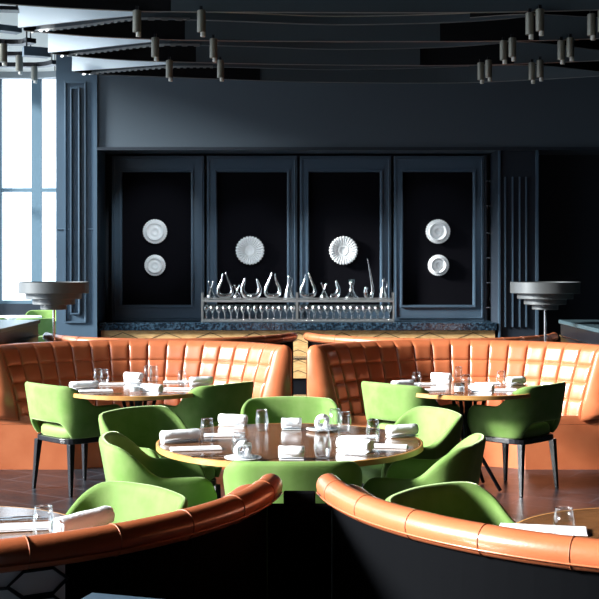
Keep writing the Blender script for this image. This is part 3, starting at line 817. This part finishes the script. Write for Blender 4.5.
# lamps on small tables
def lamp(x,y,lb1,lb2):
    e=empty('side_table',(x,y,0),0,lb2,'side table','round lamp side tables')
    MB().lathe([(0,.92),(.175,.92),(.18,.925),(.18,.935),(0,.937)],40).build('tabletop','box_top',e,smooth=True,auto=.5)
    MB().lathe([(0,0),(.14,0),(.14,.015),(.022,.03),(.022,.92),(0,.92)],24).build('pedestal','black_wood',e,smooth=True,auto=.5)
    zb=.938
    e=empty('table_lamp',(x,y,zb),0,lb1,'lamp','stepped metal lamps')
    MB().lathe([(0,0),(.07,0),(.07,.01),(.02,.016),(0,.016)],28).build('base','lamp_metal',e,smooth=True,auto=.5)
    MB().lathe([(0,.014),(.011,.014),(.011,.36),(0,.36)],16).build('stem','steel',e,smooth=True,auto=.5)
    t=[(.115,.305,.35),(.185,.35,.40),(.245,.40,.45),(.305,.45,.548)]
    for i,(r,a,b) in enumerate(t):
        ri=t[i-1][0]-.01 if i else 0
        pr=[(ri,a+.004),(r-.004,a),(r,a+.004),(r,b),(r-.012,b),(r-.012,a+.014),(max(ri,0),a+.014)]
        if ri>0: pr.append(pr[0])
        MB().lathe(pr,56).build('shade_tier','lamp_metal',e,smooth=True,auto=.5)
lamp(-2.17,10.6,'stepped grey metal bowl lamp in front of the window-side pillar','small round side table under the window-side lamp')
lamp(2.17,10.6,'stepped grey metal bowl lamp at the right, before the dark wall','small round side table under the right-hand lamp')

# trolley between booths in the aisle
e=empty('drinks_trolley',(-.02,12.9,0),0,'steel drinks trolley with round hoop ends glimpsed between the booths','trolley')
for s in(-1,1):
    MB().tube([(s*.2+.06*math.cos(a),-.05,.72+.075*math.sin(a)) for a in[2*PI*i/24 for i in range(25)]],.009,6,caps=False).build('hoop_handle','steel',e,smooth=True)
    for yy in(-.15,.15):
        MB().tube([(s*.3,yy,.05),(s*.3,yy,.7)],.01,6).build('post','steel',e,smooth=True)
        MB().lathe([(0,-.015),(.03,-.015),(.03,.015),(0,.015)],16,c=(s*.3,yy+.0,.03),axis='y').build('wheel','black_wood',e)
for z in(.2,.62): MB().box(-.31,.31,-.16,.16,z,z+.015).build('shelf','steel',e,bevel=.003)
for x,lb in ((-.27,'tall clear bottle on the trolley, left'),(.2,'tall clear bottle on the trolley, right')):
    pass

# ---------------------------------------------------------------- outside
def tower(x,y,w,d,h,lb):
    e=empty('tower_building',(x,y,-20),0,lb,'building','pale buildings outside the window')
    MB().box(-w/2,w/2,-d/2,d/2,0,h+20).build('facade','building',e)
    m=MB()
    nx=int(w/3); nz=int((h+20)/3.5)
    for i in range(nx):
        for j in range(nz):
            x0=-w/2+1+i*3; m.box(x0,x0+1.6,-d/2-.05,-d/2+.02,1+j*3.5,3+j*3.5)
    m.build('window_grid','building_window',e)
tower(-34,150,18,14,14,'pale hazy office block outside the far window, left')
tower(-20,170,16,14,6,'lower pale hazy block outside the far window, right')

# ---------------------------------------------------------------- light
w=bpy.data.worlds.new('World'); sc.world=w; w.use_nodes=True
nt=w.node_tree; bg=nt.nodes['Background']
tc=nt.nodes.new('ShaderNodeTexCoord'); sx=nt.nodes.new('ShaderNodeSeparateXYZ'); rp=nt.nodes.new('ShaderNodeValToRGB')
rp.color_ramp.elements[0].position=.0; rp.color_ramp.elements[0].color=(.55,.6,.66,1)
rp.color_ramp.elements[1].position=.35; rp.color_ramp.elements[1].color=(.72,.88,1,1)
nt.links.new(tc.outputs['Generated'],sx.inputs[0]); nt.links.new(sx.outputs['Z'],rp.inputs['Fac']); nt.links.new(rp.outputs['Color'],bg.inputs['Color'])
bg.inputs['Strength'].default_value=3.6
def light(name,typ,loc,rot,energy,**k):
    l=bpy.data.lights.new(name,typ); l.energy=energy
    for a,b in k.items():
        if a=='portal': l.cycles.is_portal=b
        else: setattr(l,a,b)
    o=bpy.data.objects.new(name,l); col.objects.link(o); o.location=loc; o.rotation_euler=rot; return o
sun=light('sun','SUN',(-20,6,15),(0,0,0),25.0,angle=math.radians(12),color=(1,.97,.92))
d=Vector((1,.24,-.42)).normalized(); sun.rotation_euler=d.to_track_quat('-Z','Y').to_euler()
for px,tx,tz,en in ((155,-1.75,2.0,1.5),(250,-.6,1.75,1.25),(343,.53,1.75,.85),(438,1.67,2.0,.8)):  # added fill lights that brighten the wall dishes and rack, not real fixtures
    q=W(px,61,ZB)
    l=light('dish_fill_spot','SPOT',(q.x,q.y+.25,3.38),(0,0,0),150*en,spot_size=math.radians(27),spot_blend=.9,shadow_soft_size=.05,color=(.85,.94,1))
    l.rotation_euler=(Vector((tx,14.5,tz))-Vector(l.location)).normalized().to_track_quat('-Z','Y').to_euler()
light('portal_left','AREA',(XL-.25,11.75,2.65),(0,-PI/2,0),1,shape='RECTANGLE',size=4.7,size_y=21.5,portal=True)
light('portal_far','AREA',(-4.25,YB+.25,3.0),(-PI/2,0,0),1,shape='RECTANGLE',size=2.9,size_y=4.2,portal=True)

# ---------------------------------------------------------------- camera
cam=bpy.data.cameras.new('camera'); co=bpy.data.objects.new('camera',cam); col.objects.link(co)
co.location=(0,0,EYE); co.rotation_euler=(PI/2,0,0)
cam.sensor_width=36; cam.lens=36*F/599; cam.shift_y=-(299.5-HY)/599; cam.clip_end=500
sc.camera=co
sc.view_settings.view_transform='Standard'; sc.view_settings.look='None'; sc.view_settings.gamma=1; sc.view_settings.use_curve_mapping=False
sc.view_settings.exposure=0.0
for o in bpy.data.objects:
    if 'used' in o: del o['used']
